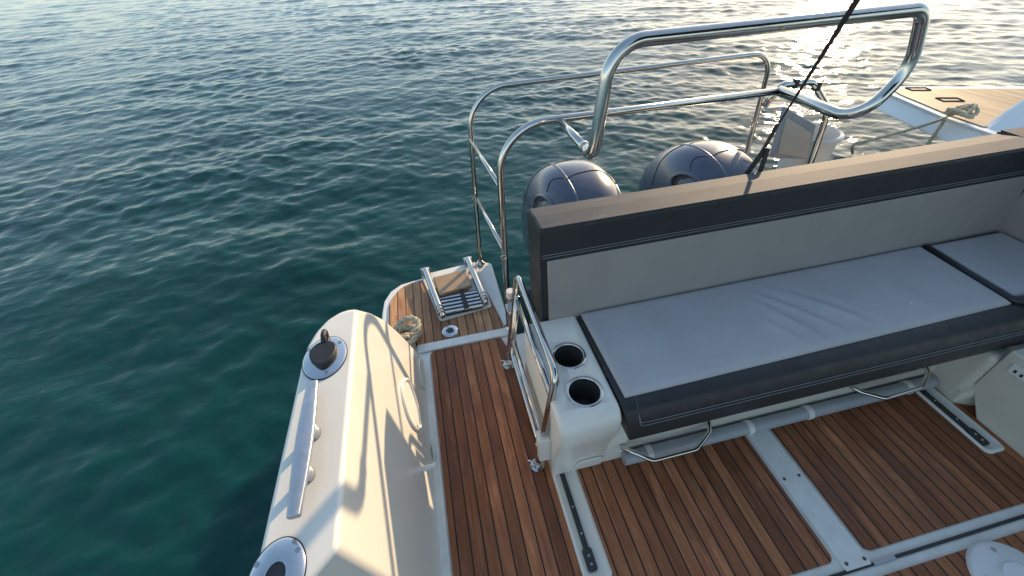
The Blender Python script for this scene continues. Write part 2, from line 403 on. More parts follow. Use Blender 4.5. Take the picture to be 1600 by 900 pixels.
# swim platform: moulding, teak
plat = [(-0.42, 1.47), (-0.42, 1.819), (-0.408, 1.93), (-0.370, 2.01), (-0.310, 2.058), (-0.175, 2.085), (0.225, 2.135), (0.262, 2.11), (0.262, 1.47)]
MB().prism(plat, -0.14, -0.006).build('swim_platform', 'gelcoat_floor', boat, bevel=0.01, seg=3)
MB().box(-0.235, 0.262, 1.468, 1.520, -0.003, 0.009).build('platform_joint', 'gelcoat_floor', boat, bevel=0.004)
MB().prism([(1.75, 1.502), (1.75, 2.135), (2.45, 2.085), (2.55, 1.9), (2.55, 1.502)], -0.14, -0.006).build('swim_platform', 'gelcoat_floor', boat, bevel=0.01)
def panel(name, pts, mat='teak', z0=-0.003, z1=0.001): return MB().prism(pts, z0, z1).build(name, mat, boat)
panel('teak_panel', [(-0.381, 1.523), (-0.381, 1.751), (-0.377, 1.867), (-0.365, 1.92), (-0.345, 1.96), (-0.318, 2.0), (-0.285, 2.027), (-0.239, 2.045), (-0.13, 2.058), (0.158, 2.058), (0.226, 1.530), (0.222, 1.523)], 'teak_sunlit')
panel('teak_panel', [(-0.165, -1.5), (-0.173, -1.4), (-0.173, 1.445), (-0.160, 1.462), (0.19, 1.462), (0.236, 1.30), (0.236, -1.5)])
panel('teak_panel', [(x, y) for x, y in rrect(0.2365, 1.038, 0.222, 1.0, 0.022) if True])
panel('teak_panel', rrect(1.156, 2.25, 0.222, 1.0, 0.022))
panel('teak_panel', rrect(0.60, 2.45, -1.4, 0.155, 0.02))
MB().prism(rrect(1.052, 1.144, 0.19, 1.0, 0.003), -0.004, 0.0015).build('cross_strip', 'gelcoat_floor', boat)
for x, y in ((1.066, 0.489), (1.127, 0.488), (1.067, 0.208), (1.133, 0.207)): MB().lathe([(0.0055, 0.0), (0.0055, 0.0024), (0.0, 0.0026)], (x, y, 0.0012), n=12).build('screw', 'dirt', boat)
MB().box(0.62, 2.45, 0.184, 0.194, -0.004, 0.0004).build('hatch_gasket', 'black_plastic', boat)
MB().box(1.15, 1.23, 0.1835, 0.1945, 0.0006, 0.003).build('hatch_hinge', 'brushed', boat)
# waterline stripe of white under the panel at the coaming foot
MB().box(-0.212, -0.178, -1.5, 1.43, -0.004, 0.010).build('coaming_foot', 'gelcoat_floor', boat, bevel=0.004)
# port moulding behind the seat slide and below the return seat
MB().prism([(1.945, 0.60), (2.6, 0.60), (2.6, 1.1), (1.97, 1.1)], 0.0, 0.28).build('port_moulding', 'cream_board', boat, bevel=0.03, seg=4)
MB().add([(1.945, 0.60, 0.0), (1.945, 0.60, 0.07), (2.03, 0.50, 0.30), (2.3, 0.50, 0.30), (2.3, 0.50, 0.0), (2.05, 0.55, 0.0),
          (1.96, 0.72, 0.0), (1.96, 0.72, 0.12), (2.05, 0.72, 0.30), (2.3, 0.72, 0.30), (2.3, 0.72, 0.0)],
         [(0, 1, 2, 5), (2, 3, 4, 5), (1, 7, 8, 2), (0, 6, 7, 1), (2, 8, 9, 3)]).build('moulding_fillet', 'cream_board', boat, smooth=False)
# small pegs on the coaming foot
def on_face(y, z, d=0.0):
    s = z / ZR; n_ = Vector((ZR, 0, XR - XB)); n_ = Vector((ZR, 0, -(XR - XB))).normalized()
    return Vector((XB + (XR - XB) * s, y, z)) + n_ * d, n_
c0, nf = on_face(0.75, 0.205)
MB().tube([c0 - nf * 0.02, c0 + nf * 0.055], 0.0095, n=16).build('peg', 'bucket', boat, bevel=0.003)
MB().tube([(-0.196, 0.885, 0.012), (-0.196, 0.915, 0.02), (-0.196, 0.945, 0.012)], 0.008, fillet=0.01).build('peg', 'bucket', boat, smooth=True)

# ================================================================== fittings on the coaming
def rod_holder(name, label, c, open_, k=1.0):
    t = thing(name, label, 'rod holder', c, 'rod holders in the side deck')
    sx, sy = 0.67 * k, 0.88 * k
    MB().lathe([(0.0, -0.004), (0.080, -0.004), (0.080, 0.002), (0.0, 0.002)], c, n=40, sx=sx, sy=sy).build('gasket', 'black_rubber', t)
    if open_:
        MB().ring([(0.028, 0.001), (0.028, 0.007), (0.033, 0.008), (0.070, 0.006), (0.077, 0.0025), (0.06, 0.0005)], c, n=40, sx=sx, sy=sy).build('flange', 'flange', t, auto=40)
        MB().lathe([(0.0, 0.0025), (0.030, 0.0026), (0.031, 0.005)], c, n=32, sx=sx, sy=sy).build('socket', 'black_plastic', t)
    else:
        MB().lathe([(0.0775, 0.0025), (0.070, 0.006), (0.0, 0.008)], c, n=40, sx=sx, sy=sy).build('flange', 'flange', t, auto=40)
        # rubber cap: a round lid drawn out to a point, with a strap at the far side
        pts = []
        for j in range(40):
            a = 2 * math.pi * j / 40; r = 0.033
            x, y = r * math.cos(a), r * math.sin(a)
            if y < -0.012: y -= 0.017 * max(0, 1 - abs(x) / 0.034) ** 0.9
            pts.append((c[0] + x + 0.001, c[1] + y + 0.004))
        MB().prism(pts, c[2] + 0.006, c[2] + 0.024).build('cap', 'black_rubber', t, bevel=0.006, seg=3)
        MB().prism(rrect(c[0] - 0.010, c[0] + 0.010, c[1] + 0.028, c[1] + 0.060, 0.004), c[2] + 0.006, c[2] + 0.016).build('strap', 'black_rubber', t, bevel=0.003)
        MB().tube([(c[0], c[1] + 0.058, c[2] + 0.006), (c[0], c[1] + 0.072, c[2] + 0.028), (c[0], c[1] + 0.048, c[2] + 0.030), (c[0], c[1] + 0.03, c[2] + 0.020)],
                  0.0068, fillet=0.012, n=10).build('strap', 'black_rubber', t, smooth=True)
    for a in (40, 150, 285):
        p = (c[0] + 0.066 * sx * math.cos(rad(a)), c[1] + 0.066 * sy * math.sin(rad(a)), c[2] + 0.0058)
        MB().lathe([(0.0050, -0.002), (0.0046, 0.0012), (0.0, 0.0016)], p, n=14).build('screw', 'screw', t)
    return t
rod_holder('rod_holder', 'oval steel rod holder plugged by a black rubber cap with strap, aft of the cleat', (-0.340, 0.765, 0.8195), False)
rod_holder('rod_holder', 'open oval steel rod holder with dark socket and no cap', (-0.367, 0.297, 0.816), True, 0.88)

t = thing('mooring_cleat', 'long brushed metal pull-up cleat bar lying between the two rod holders', 'cleat', (-0.343, 0.52, 0.82))
v = []; f = []
ny = 22
for i in range(ny + 1):
    s = i / ny; y = 0.374 + 0.296 * s
    m_ = math.sin(math.pi * s)
    x = -0.3415 - 0.006 * s + 0.002 * m_; wv = 0.0115 + 0.0055 * m_
    h = 0.853 + 0.005 * m_; th = 0.014
    for px, pz in ((-wv, h - th * 0.8), (-wv, h - 0.0025), (-wv * 0.75, h), (wv * 0.75, h), (wv, h - 0.0025), (wv, h - th * 0.8), (wv * 0.5, h - th), (-wv * 0.5, h - th)): v.append((x + px, y, pz))
f = [(i * 8 + k, i * 8 + (k + 1) % 8, (i + 1) * 8 + (k + 1) % 8, (i + 1) * 8 + k) for i in range(ny) for k in range(8)] + [tuple(range(8)), tuple(range(ny * 8, ny * 8 + 8))]
obj('bar', v, f, 'brushed', t, bevel=0.0025, seg=2, angle=40)
for y in (0.463, 0.553):
    MB().lathe([(0.011, -0.006), (0.009, 0.006), (0.007, 0.026)], (-0.336, y, 0.818), n=20, sy=1.5).build('foot', 'brushed', t, smooth=True)

def oval_plate(name, label, cat, y, z, hw, hh, mat, hole=True, d=0.0):
    c, n_ = on_face(y, z, d); t = thing(name, label, cat, c)
    up = Vector((0, 1, 0))
    b = MB()
    if hole:
        b.ring([(0.62, 0.001), (0.62, 0.009), (0.74, 0.013), (0.92, 0.011), (1.0, 0.001)], c, n_, 40, hw, hh, Vector((XR - XB, 0, ZR)))
        b.build('frame', mat, t, auto=50)
        MB().lathe([(0.0, 0.002), (0.64, 0.002), (0.64, 0.004)], c, n_, 40, hw, hh, Vector((XR - XB, 0, ZR))).build('recess', 'gelcoat_floor', t)
    else:
        b.lathe([(1.0, 0.0), (0.97, 0.006), (0.7, 0.008), (0.0, 0.008)], c, n_, 40, hw, hh, Vector((XR - XB, 0, ZR))); b.build('plate', mat, t, auto=50)
    return t
def rim(name, mat, t, pts, r, z=0.008):
    return MB().tube([on_face(y, zz, z)[0] for y, zz in pts], r, closed=True, n=10).build(name, mat, t, smooth=True)
t = thing('grab_handle', 'lens-shaped pale flush handle ring on the inner side of the white coaming', 'handle', on_face(0.94, 0.30)[0])
pts = [(1.03, 0.352), (0.955, 0.418), (0.905, 0.415), (0.872, 0.375), (0.862, 0.320), (0.880, 0.250), (0.918, 0.197), (0.96, 0.195), (1.005, 0.235), (1.03, 0.30)]
P_ = [Vector(q + (0,)) for q in pts]
def catmull(P, n, closed=True):
    o = []; m = len(P)
    for i in range(m if closed else m - 1):
        p0, p1, p2, p3 = (P[(i - 1) % m], P[i], P[(i + 1) % m], P[(i + 2) % m]) if closed else (P[max(i - 1, 0)], P[i], P[i + 1], P[min(i + 2, m - 1)])
        for k in range(n):
            s = k / n; o.append(0.5 * ((2 * p1) + (p2 - p0) * s + (2 * p0 - 5 * p1 + 4 * p2 - p3) * s * s + (3 * p1 - p0 - 3 * p2 + p3) * s ** 3))
    if not closed: o.append(P[-1])
    return o
CP = catmull(P_, 5)
rim('frame', 'bucket', t, [(q.x, q.y) for q in CP], 0.0058, 0.004)
vv = [on_face(q.x, q.y, 0.003)[0] for q in CP]; obj('recess', vv, [tuple(range(len(vv)))], 'gelcoat_floor', t)
c, n_ = on_face(1.30, 0.045)
t = oval_plate('deck_plate', 'small round pale hatch plate low on the coaming by the swim platform', 'plate', 1.265, 0.085, 0.055, 0.080, 'gelcoat', False, 0.001)

def laid(b, P, r):
    # three strands twisted round each other along a path
    P = [Vector(p) for p in P]; D = [P[0]]; step = r * 1.1
    for a, c in zip(P, P[1:]):
        k = max(1, int((c - a).length / step))
        D += [a + (c - a) * (i + 1) / k for i in range(k)]
    L = 0.0; fr = []
    up = Vector((0.3, 0.2, 1)).normalized()
    for i in range(len(D)):
        T = (D[min(i + 1, len(D) - 1)] - D[max(i - 1, 0)]).normalized()
        up = (up - up.dot(T) * T).normalized(); fr.append((L, up.copy(), T.cross(up)))
        if i + 1 < len(D): L += (D[i + 1] - D[i]).length
    for j in range(3):
        b.tube([D[i] + (fr[i][1] * math.cos(fr[i][0] * 6.283 / (r * 7.5) + j * 2.094) + fr[i][2] * math.sin(fr[i][0] * 6.283 / (r * 7.5) + j * 2.094)) * r * 0.52 for i in range(len(D))], r * 0.56, n=7)
    return b

# ================================================================== rope heap on the platform
t = thing('mooring_rope', 'cream rope coiled in a small heap at the edge of the swim platform', 'rope', (-0.30, 1.53, 0))
pts = []
for k in range(90):
    s = k / 89; a = s * 2 * math.pi * 3.3
    rr = 0.052 + 0.02 * math.sin(a * 1.7)
    pts.append(Vector((-0.285 + rr * math.cos(a) * 1.0 + 0.012 * math.sin(3 * a), 1.56 + rr * 1.25 * math.sin(a), 0.018 + 0.075 * s + 0.010 * math.sin(2.3 * a))))
b = laid(MB(), pts, 0.0160)
b.build('coil', 'rope', t, smooth=True)

# ================================================================== platform drain
t = thing('deck_socket', 'round steel ring with dark hole set in the swim platform teak', 'deck socket', (-0.058, 1.578, 0))
MB().ring([(0.019, 0.0), (0.019, 0.005), (0.024, 0.009), (0.037, 0.008), (0.044, 0.002), (0.03, 0.0)], (-0.058, 1.578, 0.002), n=36).build('ring', 'flange', t, auto=40)
MB().lathe([(0.0, 0.0025), (0.021, 0.0025), (0.021, 0.004)], (-0.058, 1.578, 0.001), n=28).build('hole', 'black_plastic', t)

# ================================================================== swim ladder
t = thing('swim_ladder', 'folded telescopic steel boarding ladder with wooden step lying on the swim platform', 'ladder', (0.01, 1.9, 0))
MB().prism([(-0.178, 2.085), (-0.105, 1.672), (-0.095, 1.664), (0.180, 1.700), (0.188, 1.712), (0.172, 2.11), (0.16, 2.135), (-0.16, 2.10)], 0.002, 0.006).build('tray', 'gelcoat_floor', t)
def lad(x0, y0, x1, y1, z=0.042):
    a, b_ = Vector((x0, y0, z)), Vector((x1, y1, z - 0.006)); d = (b_ - a)
    MB().tube([a, a + d * 0.80], 0.0185, n=20).build('side_tube', 'steel', t, bevel=0.003)
    MB().tube([a + d * 0.80, a + d * 0.90], 0.0158, n=18).build('side_tube', 'steel', t, bevel=0.002)
    MB().tube([a + d * 0.90, b_], 0.0132, n=18).build('side_tube', 'steel', t, bevel=0.002)
    for q in (0.80, 0.86, 0.92): MB().tube([a + d * q, a + d * (q + 0.018)], 0.0205, n=18).build('collar', 'steel', t, bevel=0.002)
    MB().box(a.x - 0.026, a.x + 0.026, a.y - 0.012, a.y + 0.012, 0.006, 0.05).build('hinge', 'steel', t, bevel=0.004)
lad(-0.150, 2.100, -0.084, 1.660); lad(0.118, 2.135, 0.160, 1.700)
def lx(y, side):
    return -0.150 + (2.10 - y) * 0.150 if side < 0 else 0.118 + (2.135 - y) * 0.0966
for k in range(5):
    y = 1.700 + 0.030 * k
    MB().box(lx(y, -1) + 0.018, lx(y, 1) - 0.018, y - 0.008 , y + 0.008, 0.020, 0.034).build('rung', 'brushed' if k else 'steel', t, bevel=0.004)
MB().add([(lx(1.84, -1) + 0.02, 1.835, 0.008), (lx(1.84, 1) - 0.02, 1.865, 0.008), (lx(1.69, 1) - 0.02, 1.70, 0.008), (lx(1.69, -1) + 0.02, 1.69, 0.008)], [(0, 1, 2, 3)]).build('dark_sheet', 'black_plastic', t)  # flat black sheet lying under the rung gaps
MB().prism([(-0.112, 1.998), (0.095, 2.025), (0.104, 1.862), (-0.085, 1.828)], 0.026, 0.052).build('step', 'wood_step', t, bevel=0.008, seg=3)
MB().prism([(0.028, 1.855), (0.052, 1.858), (0.064, 1.690), (0.036, 1.686)], 0.036, 0.041).build('strap', 'strap', t, bevel=0.002)

# ================================================================== stern rails
t = thing('stern_rail', 'polished steel stern rail with two bent hoops and a thicker raised grab loop', 'railing', (0.25, 1.52, 0))
RT = 0.0125
P1 = (0.191, 2.117); P2 = (0.250, 1.522)
MB().tube([(0.194, 2.117, 0.0), (0.235, 2.117, 1.030), (1.86, 2.117, 1.035), (1.94, 2.117, 0.0)], RT, fillet=[0.20, 0.12], fs=14).build('outer_hoop', 'steel', t, smooth=True)
MB().tube([(0.248, 1.522, 0.0), (0.262, 1.522, 1.052), (1.425, 1.522, 1.047)], 0.0142, fillet=0.19, fs=14).build('inner_hoop', 'steel', t, smooth=True)
for a, b_ in (((0.219, 2.117, 0.790), (0.262, 1.522, 0.800)), ((0.208, 2.117, 0.475), (0.256, 1.522, 0.49))):
    MB().tube([a, b_], 0.0098).build('cross_bar', 'steel', t, smooth=True)
# thick loop carried by two arms running forward
YL = 1.15; RL = 0.0190
MB().tube([(0.500, 1.522, 1.046), (0.4905, 1.235, 1.054)], 0.0142).build('loop_arm', 'steel', t, smooth=True)
MB().tube([(0.491, 1.245, 1.054), (0.4905, 1.225, 1.055)], 0.0200).build('weld_collar', 'steel', t, bevel=0.003)
MB().tube([(0.4905, 1.24, 1.055), (0.487, YL, 1.055), (0.515, YL, 1.362), (1.478, YL, 1.362), (1.540, YL, 1.20), (1.43, YL, 1.047), (1.425, 1.522, 1.047)], RL, fillet=[0.055, 0.10, 0.055, 0.12, 0.09], fs=12).build('grab_loop', 'steel', t, smooth=True)
for x, y in (P1, P2):
    MB().lathe([(0.030, 0.0), (0.029, 0.006), (0.018, 0.012), (0.0155, 0.02)], (x + 0.002, y, 0.001), n=24).build('base_flange', 'steel', t, smooth=True)
for q in ((0.205, 2.105, 0.465), (0.247, 1.512, 0.478)):
    MB().tube([Vector(q) + Vector((-0.013 * math.cos(a), -0.004, 0.012 * math.sin(a) - 0.006)) for a in np.linspace(0, 2 * math.pi, 17)[:-1]], 0.0022, closed=True, n=8).build('eye', 'steel', t, smooth=True)
# port hoop
t = thing('port_rail_hoop', 'short bent steel hoop behind the grab loop beside the white bucket', 'railing', (2.39, 2.1, 0))
MB().tube([(1.90, 2.1, 0.76), (1.97, 2.1, 0.868), (2.17, 2.1, 0.862), (2.36, 2.1, 0.69), (2.43, 2.1, 0.0)], 0.0185, fillet=[0.06, 0.10, 0.20], fs=10).build('hoop', 'steel', t, smooth=True)
MB().tube([(1.905, 2.1, 0.735), (2.05, 2.1, 0.735), (2.12, 2.1, 0.66)], 0.012, fillet=0.06).build('brace', 'steel', t, smooth=True)
for x, z in ((2.05, 0.866), (2.205, 0.835)):
    MB().box(x - 0.014, x + 0.014, 2.078, 2.122, z - 0.022, z + 0.026).build('clamp', 'black_plastic', t, bevel=0.006)

# ================================================================== motor bracket board and bucket
t = thing('bracket_board', 'pale grey rectangular board with a darker grey rim hung on the stern rail', 'board', (1.86, 1.94, 0.6))
q = [Vector((1.893, 1.94, 0.804)), Vector((2.128, 1.94, 0.687)), Vector((2.172, 1.94, 0.478)), Vector((1.925, 1.94, 0.520))]
def slab(q, d0, d1, ins=0.0):
    c = sum(q, Vector()) / 4; n_ = (q[1] - q[0]).cross(q[3] - q[0]).normalized()
    if n_.y > 0: n_ = -n_
    k = [p + (c - p).normalized() * ins for p in q]
    return [p + n_ * d0 for p in k] + [p + n_ * d1 for p in k], [(3, 2, 1, 0), (4, 5, 6, 7)] + [(i, (i + 1) % 4, 4 + (i + 1) % 4, 4 + i) for i in range(4)]
obj('frame', *slab(q, -0.03, 0.012), 'grey_tube', t, bevel=0.008)
q2 = [q[0] + Vector((0.012, 0, -0.045)), q[1] + Vector((-0.014, 0, -0.045)), q[2] + Vector((-0.014, 0, 0.012)), q[3] + Vector((0.012, 0, 0.030))]
obj('pad', *slab(q2, 0.010, 0.018), 'board', t, bevel=0.004)
t = thing('bucket', 'white plastic bucket with wire handle standing behind the steel hoop', 'bucket', (2.52, 2.25, 0))
bc = (2.50, 2.26, 0.0)
MB().ring([(0.13, 0.12), (0.15, 0.455), (0.152, 0.46), (0.166, 0.462), (0.168, 0.482), (0.154, 0.490), (0.145, 0.485), (0.125, 0.13)], bc, n=40).build('shell', 'bucket', t, auto=40)
MB().lathe([(0.0, 0.12), (0.13, 0.12)], bc, n=40).build('bottom', 'bucket', t)
MB().tube([Vector(bc) + Vector((0.17 * math.cos(a), -0.17 * abs(math.sin(a)) * 0.55 - 0.02, 0.455 - 0.075 * math.sin(a))) for a in np.linspace(-0.2, math.pi + 0.2, 24)], 0.003, n=6).build('wire_handle', 'screw', t, smooth=True)

# ================================================================== outboard engines
def cowl_pt(cx, u, s, grow=0.0):
    # u: angle across (0 port .. pi starboard), s: 0 front .. 1 back
    prof = math.sin(math.pi * min(max(0.06 + 0.90 * s, 0), 1)) ** 0.42
    hw = 0.275 * (0.55 + 0.45 * prof) ; top = 0.255 + 0.40 * prof * (1 - 0.16 * s)
    y = 1.62 + 0.78 * s
    e = 0.72
    cu, su = math.cos(u), math.sin(u)
    x = hw * (abs(cu) ** e) * (1 if cu > 0 else -1); z = 0.12 + (top - 0.12) * (max(su, 0) ** (e * 1.02))
    c = Vector((cx, y, 0.12)); p = Vector((cx + x, y, z)); d = p - c
    return c + d * (1 + grow / max(d.length, 1e-3))
def engine(cx, label):
    t = thing('outboard_engine', label, 'outboard engine', (cx, 1.98, 0), 'outboard engines behind the sofa')
    nu, ns = 40, 36; V = []; F = []
    for i in range(ns + 1):
        for j in range(nu + 1): V.append(cowl_pt(cx, math.pi * j / nu, i / ns))
    w_ = nu + 1
    F = [(i * w_ + j, i * w_ + j + 1, (i + 1) * w_ + j + 1, (i + 1) * w_ + j) for i in range(ns) for j in range(nu)]
    F += [tuple(range(w_)), tuple(range(ns * w_, (ns + 1) * w_))]
    cw = obj('cowling', V, F, 'cowl', t, auto=60)
    for u0, u1, mat, r in ((1.74, 1.82, 'cowl_highlight_trim', 0.008), (0.92, 0.86, 'cowl_highlight_trim', 0.007)):  # paler tubes paint the highlights along the embossed creases
        MB().tube([cowl_pt(cx, u0 + (u1 - u0) * k / 30, 0.03 + 0.92 * k / 30, -0.004) for k in range(31)], r, n=8).build('crease_highlight', mat, t, smooth=True)
    for s, a, b_ in ((0.62, 0.9, 1.78), (0.66, 1.82, 2.75), (0.34, 0.9, 1.78), (0.36, 1.82, 2.2)):
        MB().tube([cowl_pt(cx, a + (b_ - a) * k / 30, s + 0.05 * math.sin(k / 30 * math.pi), 0.0) for k in range(31)], 0.0035, n=6).build('seam', 'black_plastic', t, smooth=True)
    # air intake on the starboard shoulder
    ring = [cowl_pt(cx, 2.45 + 0.22 * math.cos(a), 0.25 + 0.19 * math.sin(a) + 0.25 * 0.22 * math.cos(a), 0.005) for a in np.linspace(0, 2 * math.pi, 25)[:-1]]
    obj('air_intake', ring, [tuple(range(24))], 'black_rubber', t)
    MB().tube(ring, 0.011, closed=True, n=8).build('intake_lip', 'cowl', t, smooth=True)
    MB().tube([cowl_pt(cx, 2.50 + 0.018 * k, 0.10 + 0.22 * k / 8, 0.011) for k in range(9)], 0.009, n=8).build('intake_bar', 'cowl_highlight_trim', t, smooth=True)
    MB().tube([cowl_pt(cx, 2.16 + 0.03 * k, 0.20 + 0.004 * k, 0.004) for k in range(5)], 0.006, n=8).build('latch', 'screw', t, smooth=True)
    MB().tube([cowl_pt(cx, 0.35 + 2.4 * k / 40, 0.075, 0.001) for k in range(41)], 0.004, n=6).build('seam', 'black_plastic', t, smooth=True)
    MB().prism(rrect(cx - 0.20, cx + 0.20, 1.66, 2.30, 0.08), -0.6, 0.14).build('leg', 'cowl', t, bevel=0.03)
    MB().box(cx - 0.12, cx + 0.12, 1.503, 1.70, -0.35, 0.10).build('mount', 'black_plastic', t, bevel=0.02)
    return t
engine(0.750, 'navy outboard engine cowling behind the sofa end nearest the swim ladder')
engine(1.565, 'navy outboard engine cowling behind the black strap and centre of the sofa')

# ================================================================== sofa
sofa = thing('cockpit_sofa', 'L-shaped cockpit sofa with charcoal sides, grey seat pads and built-in cup holders', 'sofa', (1.35, 0.9, 0))
# console with cup holders
prof = [(0.705, 0.0), (0.700, 0.09), (0.686, 0.18), (0.662, 0.27), (0.640, 0.34)]
for k in range(9):
    a = rad(172 - 82 * k / 8); prof.append((0.692 + 0.055 * math.cos(a), 0.395 + 0.055 * math.sin(a)))
prof += [(1.10, 0.45), (1.125, 0.0)]
b = MB().extr_x(prof, 0.236, 0.443)
con = b.build('console', 'gelcoat', sofa, bevel=0.016, seg=4, angle=50)
CUPS = [(0.352, 0.905), (0.353, 0.750 + 0.0)]
for x, y in CUPS:
    cutter = MB().lathe([(0.0515, 0.30), (0.0515, 0.6)], (x, y, 0.0), n=40).build('cutter', 'gelcoat', sofa)
    cut(con, cutter)
bm = bmesh.new(); bm.from_mesh(con.data); bmesh.ops.triangulate(bm, faces=[f for f in bm.faces if len(f.verts) > 4]); bm.to_mesh(con.data); bm.free()
con.data.set_sharp_from_angle(angle=rad(24))
for x, y in CUPS:
    z = 0.4465
    h = MB().ring([(0.0500, z - 0.004), (0.0500, z + 0.003), (0.053, z + 0.006), (0.059, z + 0.0055), (0.063, z + 0.001), (0.060, z - 0.004)], (x, y, 0), n=44).build('cup_holder', 'steel', sofa, auto=60)
    MB().ring([(0.0505, z), (0.0495, z - 0.05), (0.0465, z - 0.055), (0.044, z - 0.105), (0.0, z - 0.108), (0.0, z - 0.112), (0.052, z - 0.112), (0.0525, z)], (x, y, 0), n=44).build('cup', 'cup_liner', h, auto=50)
MB().lathe([(0.0085, 0.0), (0.0085, 0.003), (0.004, 0.0035), (0.0, 0.002)], (0.281, 0.812, 0.450), n=18).build('socket_screw', 'screw', sofa)
MB().box(0.192, 0.237, 0.725, 0.775, 0.10, 0.24).build('latch_block', 'bucket', sofa, bevel=0.006)
MB().prism([(x, z) for x, z in rrect(0.325, 0.435, 0.035, 0.095, 0.029, 8)], 0.0, 0.008).build('inspection_plate', 'gelcoat', sofa, bevel=0.003)
ip = [o for o in bpy.data.objects if o.name.startswith('inspection_plate')][0]
for v_ in ip.data.vertices: x, y, z = v_.co; v_.co = (x, 0.7065 - z - 0.09 * y, y)
ip.data.flip_normals()
# base under the cushion
MB().box(0.441, 0.532, 0.712, 0.76, 0.0, 0.283).build('base', 'gelcoat', sofa, bevel=0.008)
MB().box(0.50, 2.30, 0.722, 1.10, 0.014, 0.285).build('base', 'cream_board', sofa, bevel=0.01)
MB().tube([(0.515, 0.692, 0.034), (1.93, 0.692, 0.034)], 0.026, n=20).build('support_tube', 'grey_tube', sofa, bevel=0.004)
for x in (0.62, 1.05, 1.32, 1.80): MB().tube([(x - 0.012, 0.692, 0.034), (x + 0.012, 0.692, 0.034)], 0.029, n=20).build('tube_clip', 'bucket', sofa, bevel=0.003)
for p in ([(0.500, 0.70, 0.116), (0.604, 0.640, 0.078), (0.780, 0.640, 0.080), (0.868, 0.69, 0.092), (0.875, 0.77, 0.125)],
          [(1.50, 0.76, 0.105), (1.535, 0.69, 0.102), (1.600, 0.640, 0.102), (1.765, 0.640, 0.116), (1.850, 0.69, 0.123), (1.86, 0.77, 0.15)]):
    MB().tube(p, 0.0088, fillet=0.045, fs=8).build('pull_handle', 'steel', sofa, smooth=True)
# backrest: charcoal body, light front panel
bp = [(1.10, 0.40), (1.128, 0.715), (1.133, 0.828), (1.140, 0.838), (1.22, 0.836), (1.298, 0.824), (1.308, 0.812), (1.285, 0.40)]
body = MB().extr_x(bp, 0.312, 2.46).build('backrest', 'dark_vinyl', sofa, bevel=0.008, seg=3, angle=25)
MB().extr_x([(1.137, 0.8395), (1.22, 0.8375), (1.296, 0.8258), (1.296, 0.82), (1.22, 0.83), (1.137, 0.832)], 0.320, 2.46).build('top_panel', 'pale_top_vinyl', sofa)
MB().extr_x([(1.085, 0.415), (1.1205, 0.708), (1.1295, 0.708), (1.102, 0.405)], 0.336, 2.45).build('front_panel', 'light_vinyl', sofa, bevel=0.006, seg=3)
for y, z in ((1.1315, 0.834), (1.1265, 0.722), (1.1275, 0.732)):
    MB().tube([(0.318, y, z), (2.45, y, z)], 0.0013 if z < 0.8 else 0.0022, n=6).build('piping', 'stitch' if z < 0.8 else 'dark_vinyl', sofa)
MB().tube([(0.3125, 1.10, 0.41), (0.3125, 1.1275, 0.715), (0.3125, 1.1325, 0.83), (0.3125, 1.305, 0.815)], 0.0028, n=6).build('piping', 'dark_vinyl', sofa)
# return of the L on the port side
MB().prism([(2.46, 0.20), (2.46, 1.133), (2.40, 1.134), (2.40, 1.307), (2.52, 1.300), (2.60, 1.26), (2.645, 1.16), (2.65, 0.20)], 0.40, 0.835).build('side_backrest', 'dark_vinyl', sofa, bevel=0.01, seg=3)
MB().prism([(2.448, 0.20), (2.448, 1.112), (2.462, 1.112), (2.462, 0.20)], 0.445, 0.712).build('side_panel', 'light_vinyl', sofa, bevel=0.005)
MB().prism([(2.41, 1.138), (2.41, 1.300), (2.52, 1.294), (2.595, 1.256), (2.637, 1.16), (2.642, 0.20), (2.468, 0.20), (2.468, 1.138)], 0.834, 0.8385).build('top_panel', 'pale_top_vinyl', sofa)
# seat cushion
sp = [(1.098, 0.285), (1.098, 0.435), (1.09, 0.446), (0.715, 0.448), (0.680, 0.444), (0.655, 0.432), (0.640, 0.41), (0.630, 0.37), (0.624, 0.325), (0.626, 0.300), (0.640, 0.286)]
n = len(sp); V = [(0.446 + (0.030 if z < 0.30 else 0.03 * (0.448 - z) / 0.16), y, z) for y, z in sp] + [(2.46, y, z) for y, z in sp]
F = [tuple(range(n - 1, -1, -1)), tuple(range(n, 2 * n))] + [(i, (i + 1) % n, n + (i + 1) % n, n + i) for i in range(n)]
obj('seat_cushion', V, F, 'dark_vinyl', sofa, bevel=0.012, seg=3, angle=30)
for dy, pts in ((0, [(0.640, 0.418), (0.6335, 0.395)]),):
    for y, z in ((0.6315, 0.385), (0.6292, 0.371)):
        MB().tube([(0.505, 0.70, 0.4485), (0.498, 0.667, 0.441), (0.497, 0.641, 0.415), (0.502, y, z + 0.004), (0.53, y, z), (2.44, y, z)], 0.0013, n=6, fillet=0.01).build('stitching', 'stitch', sofa)
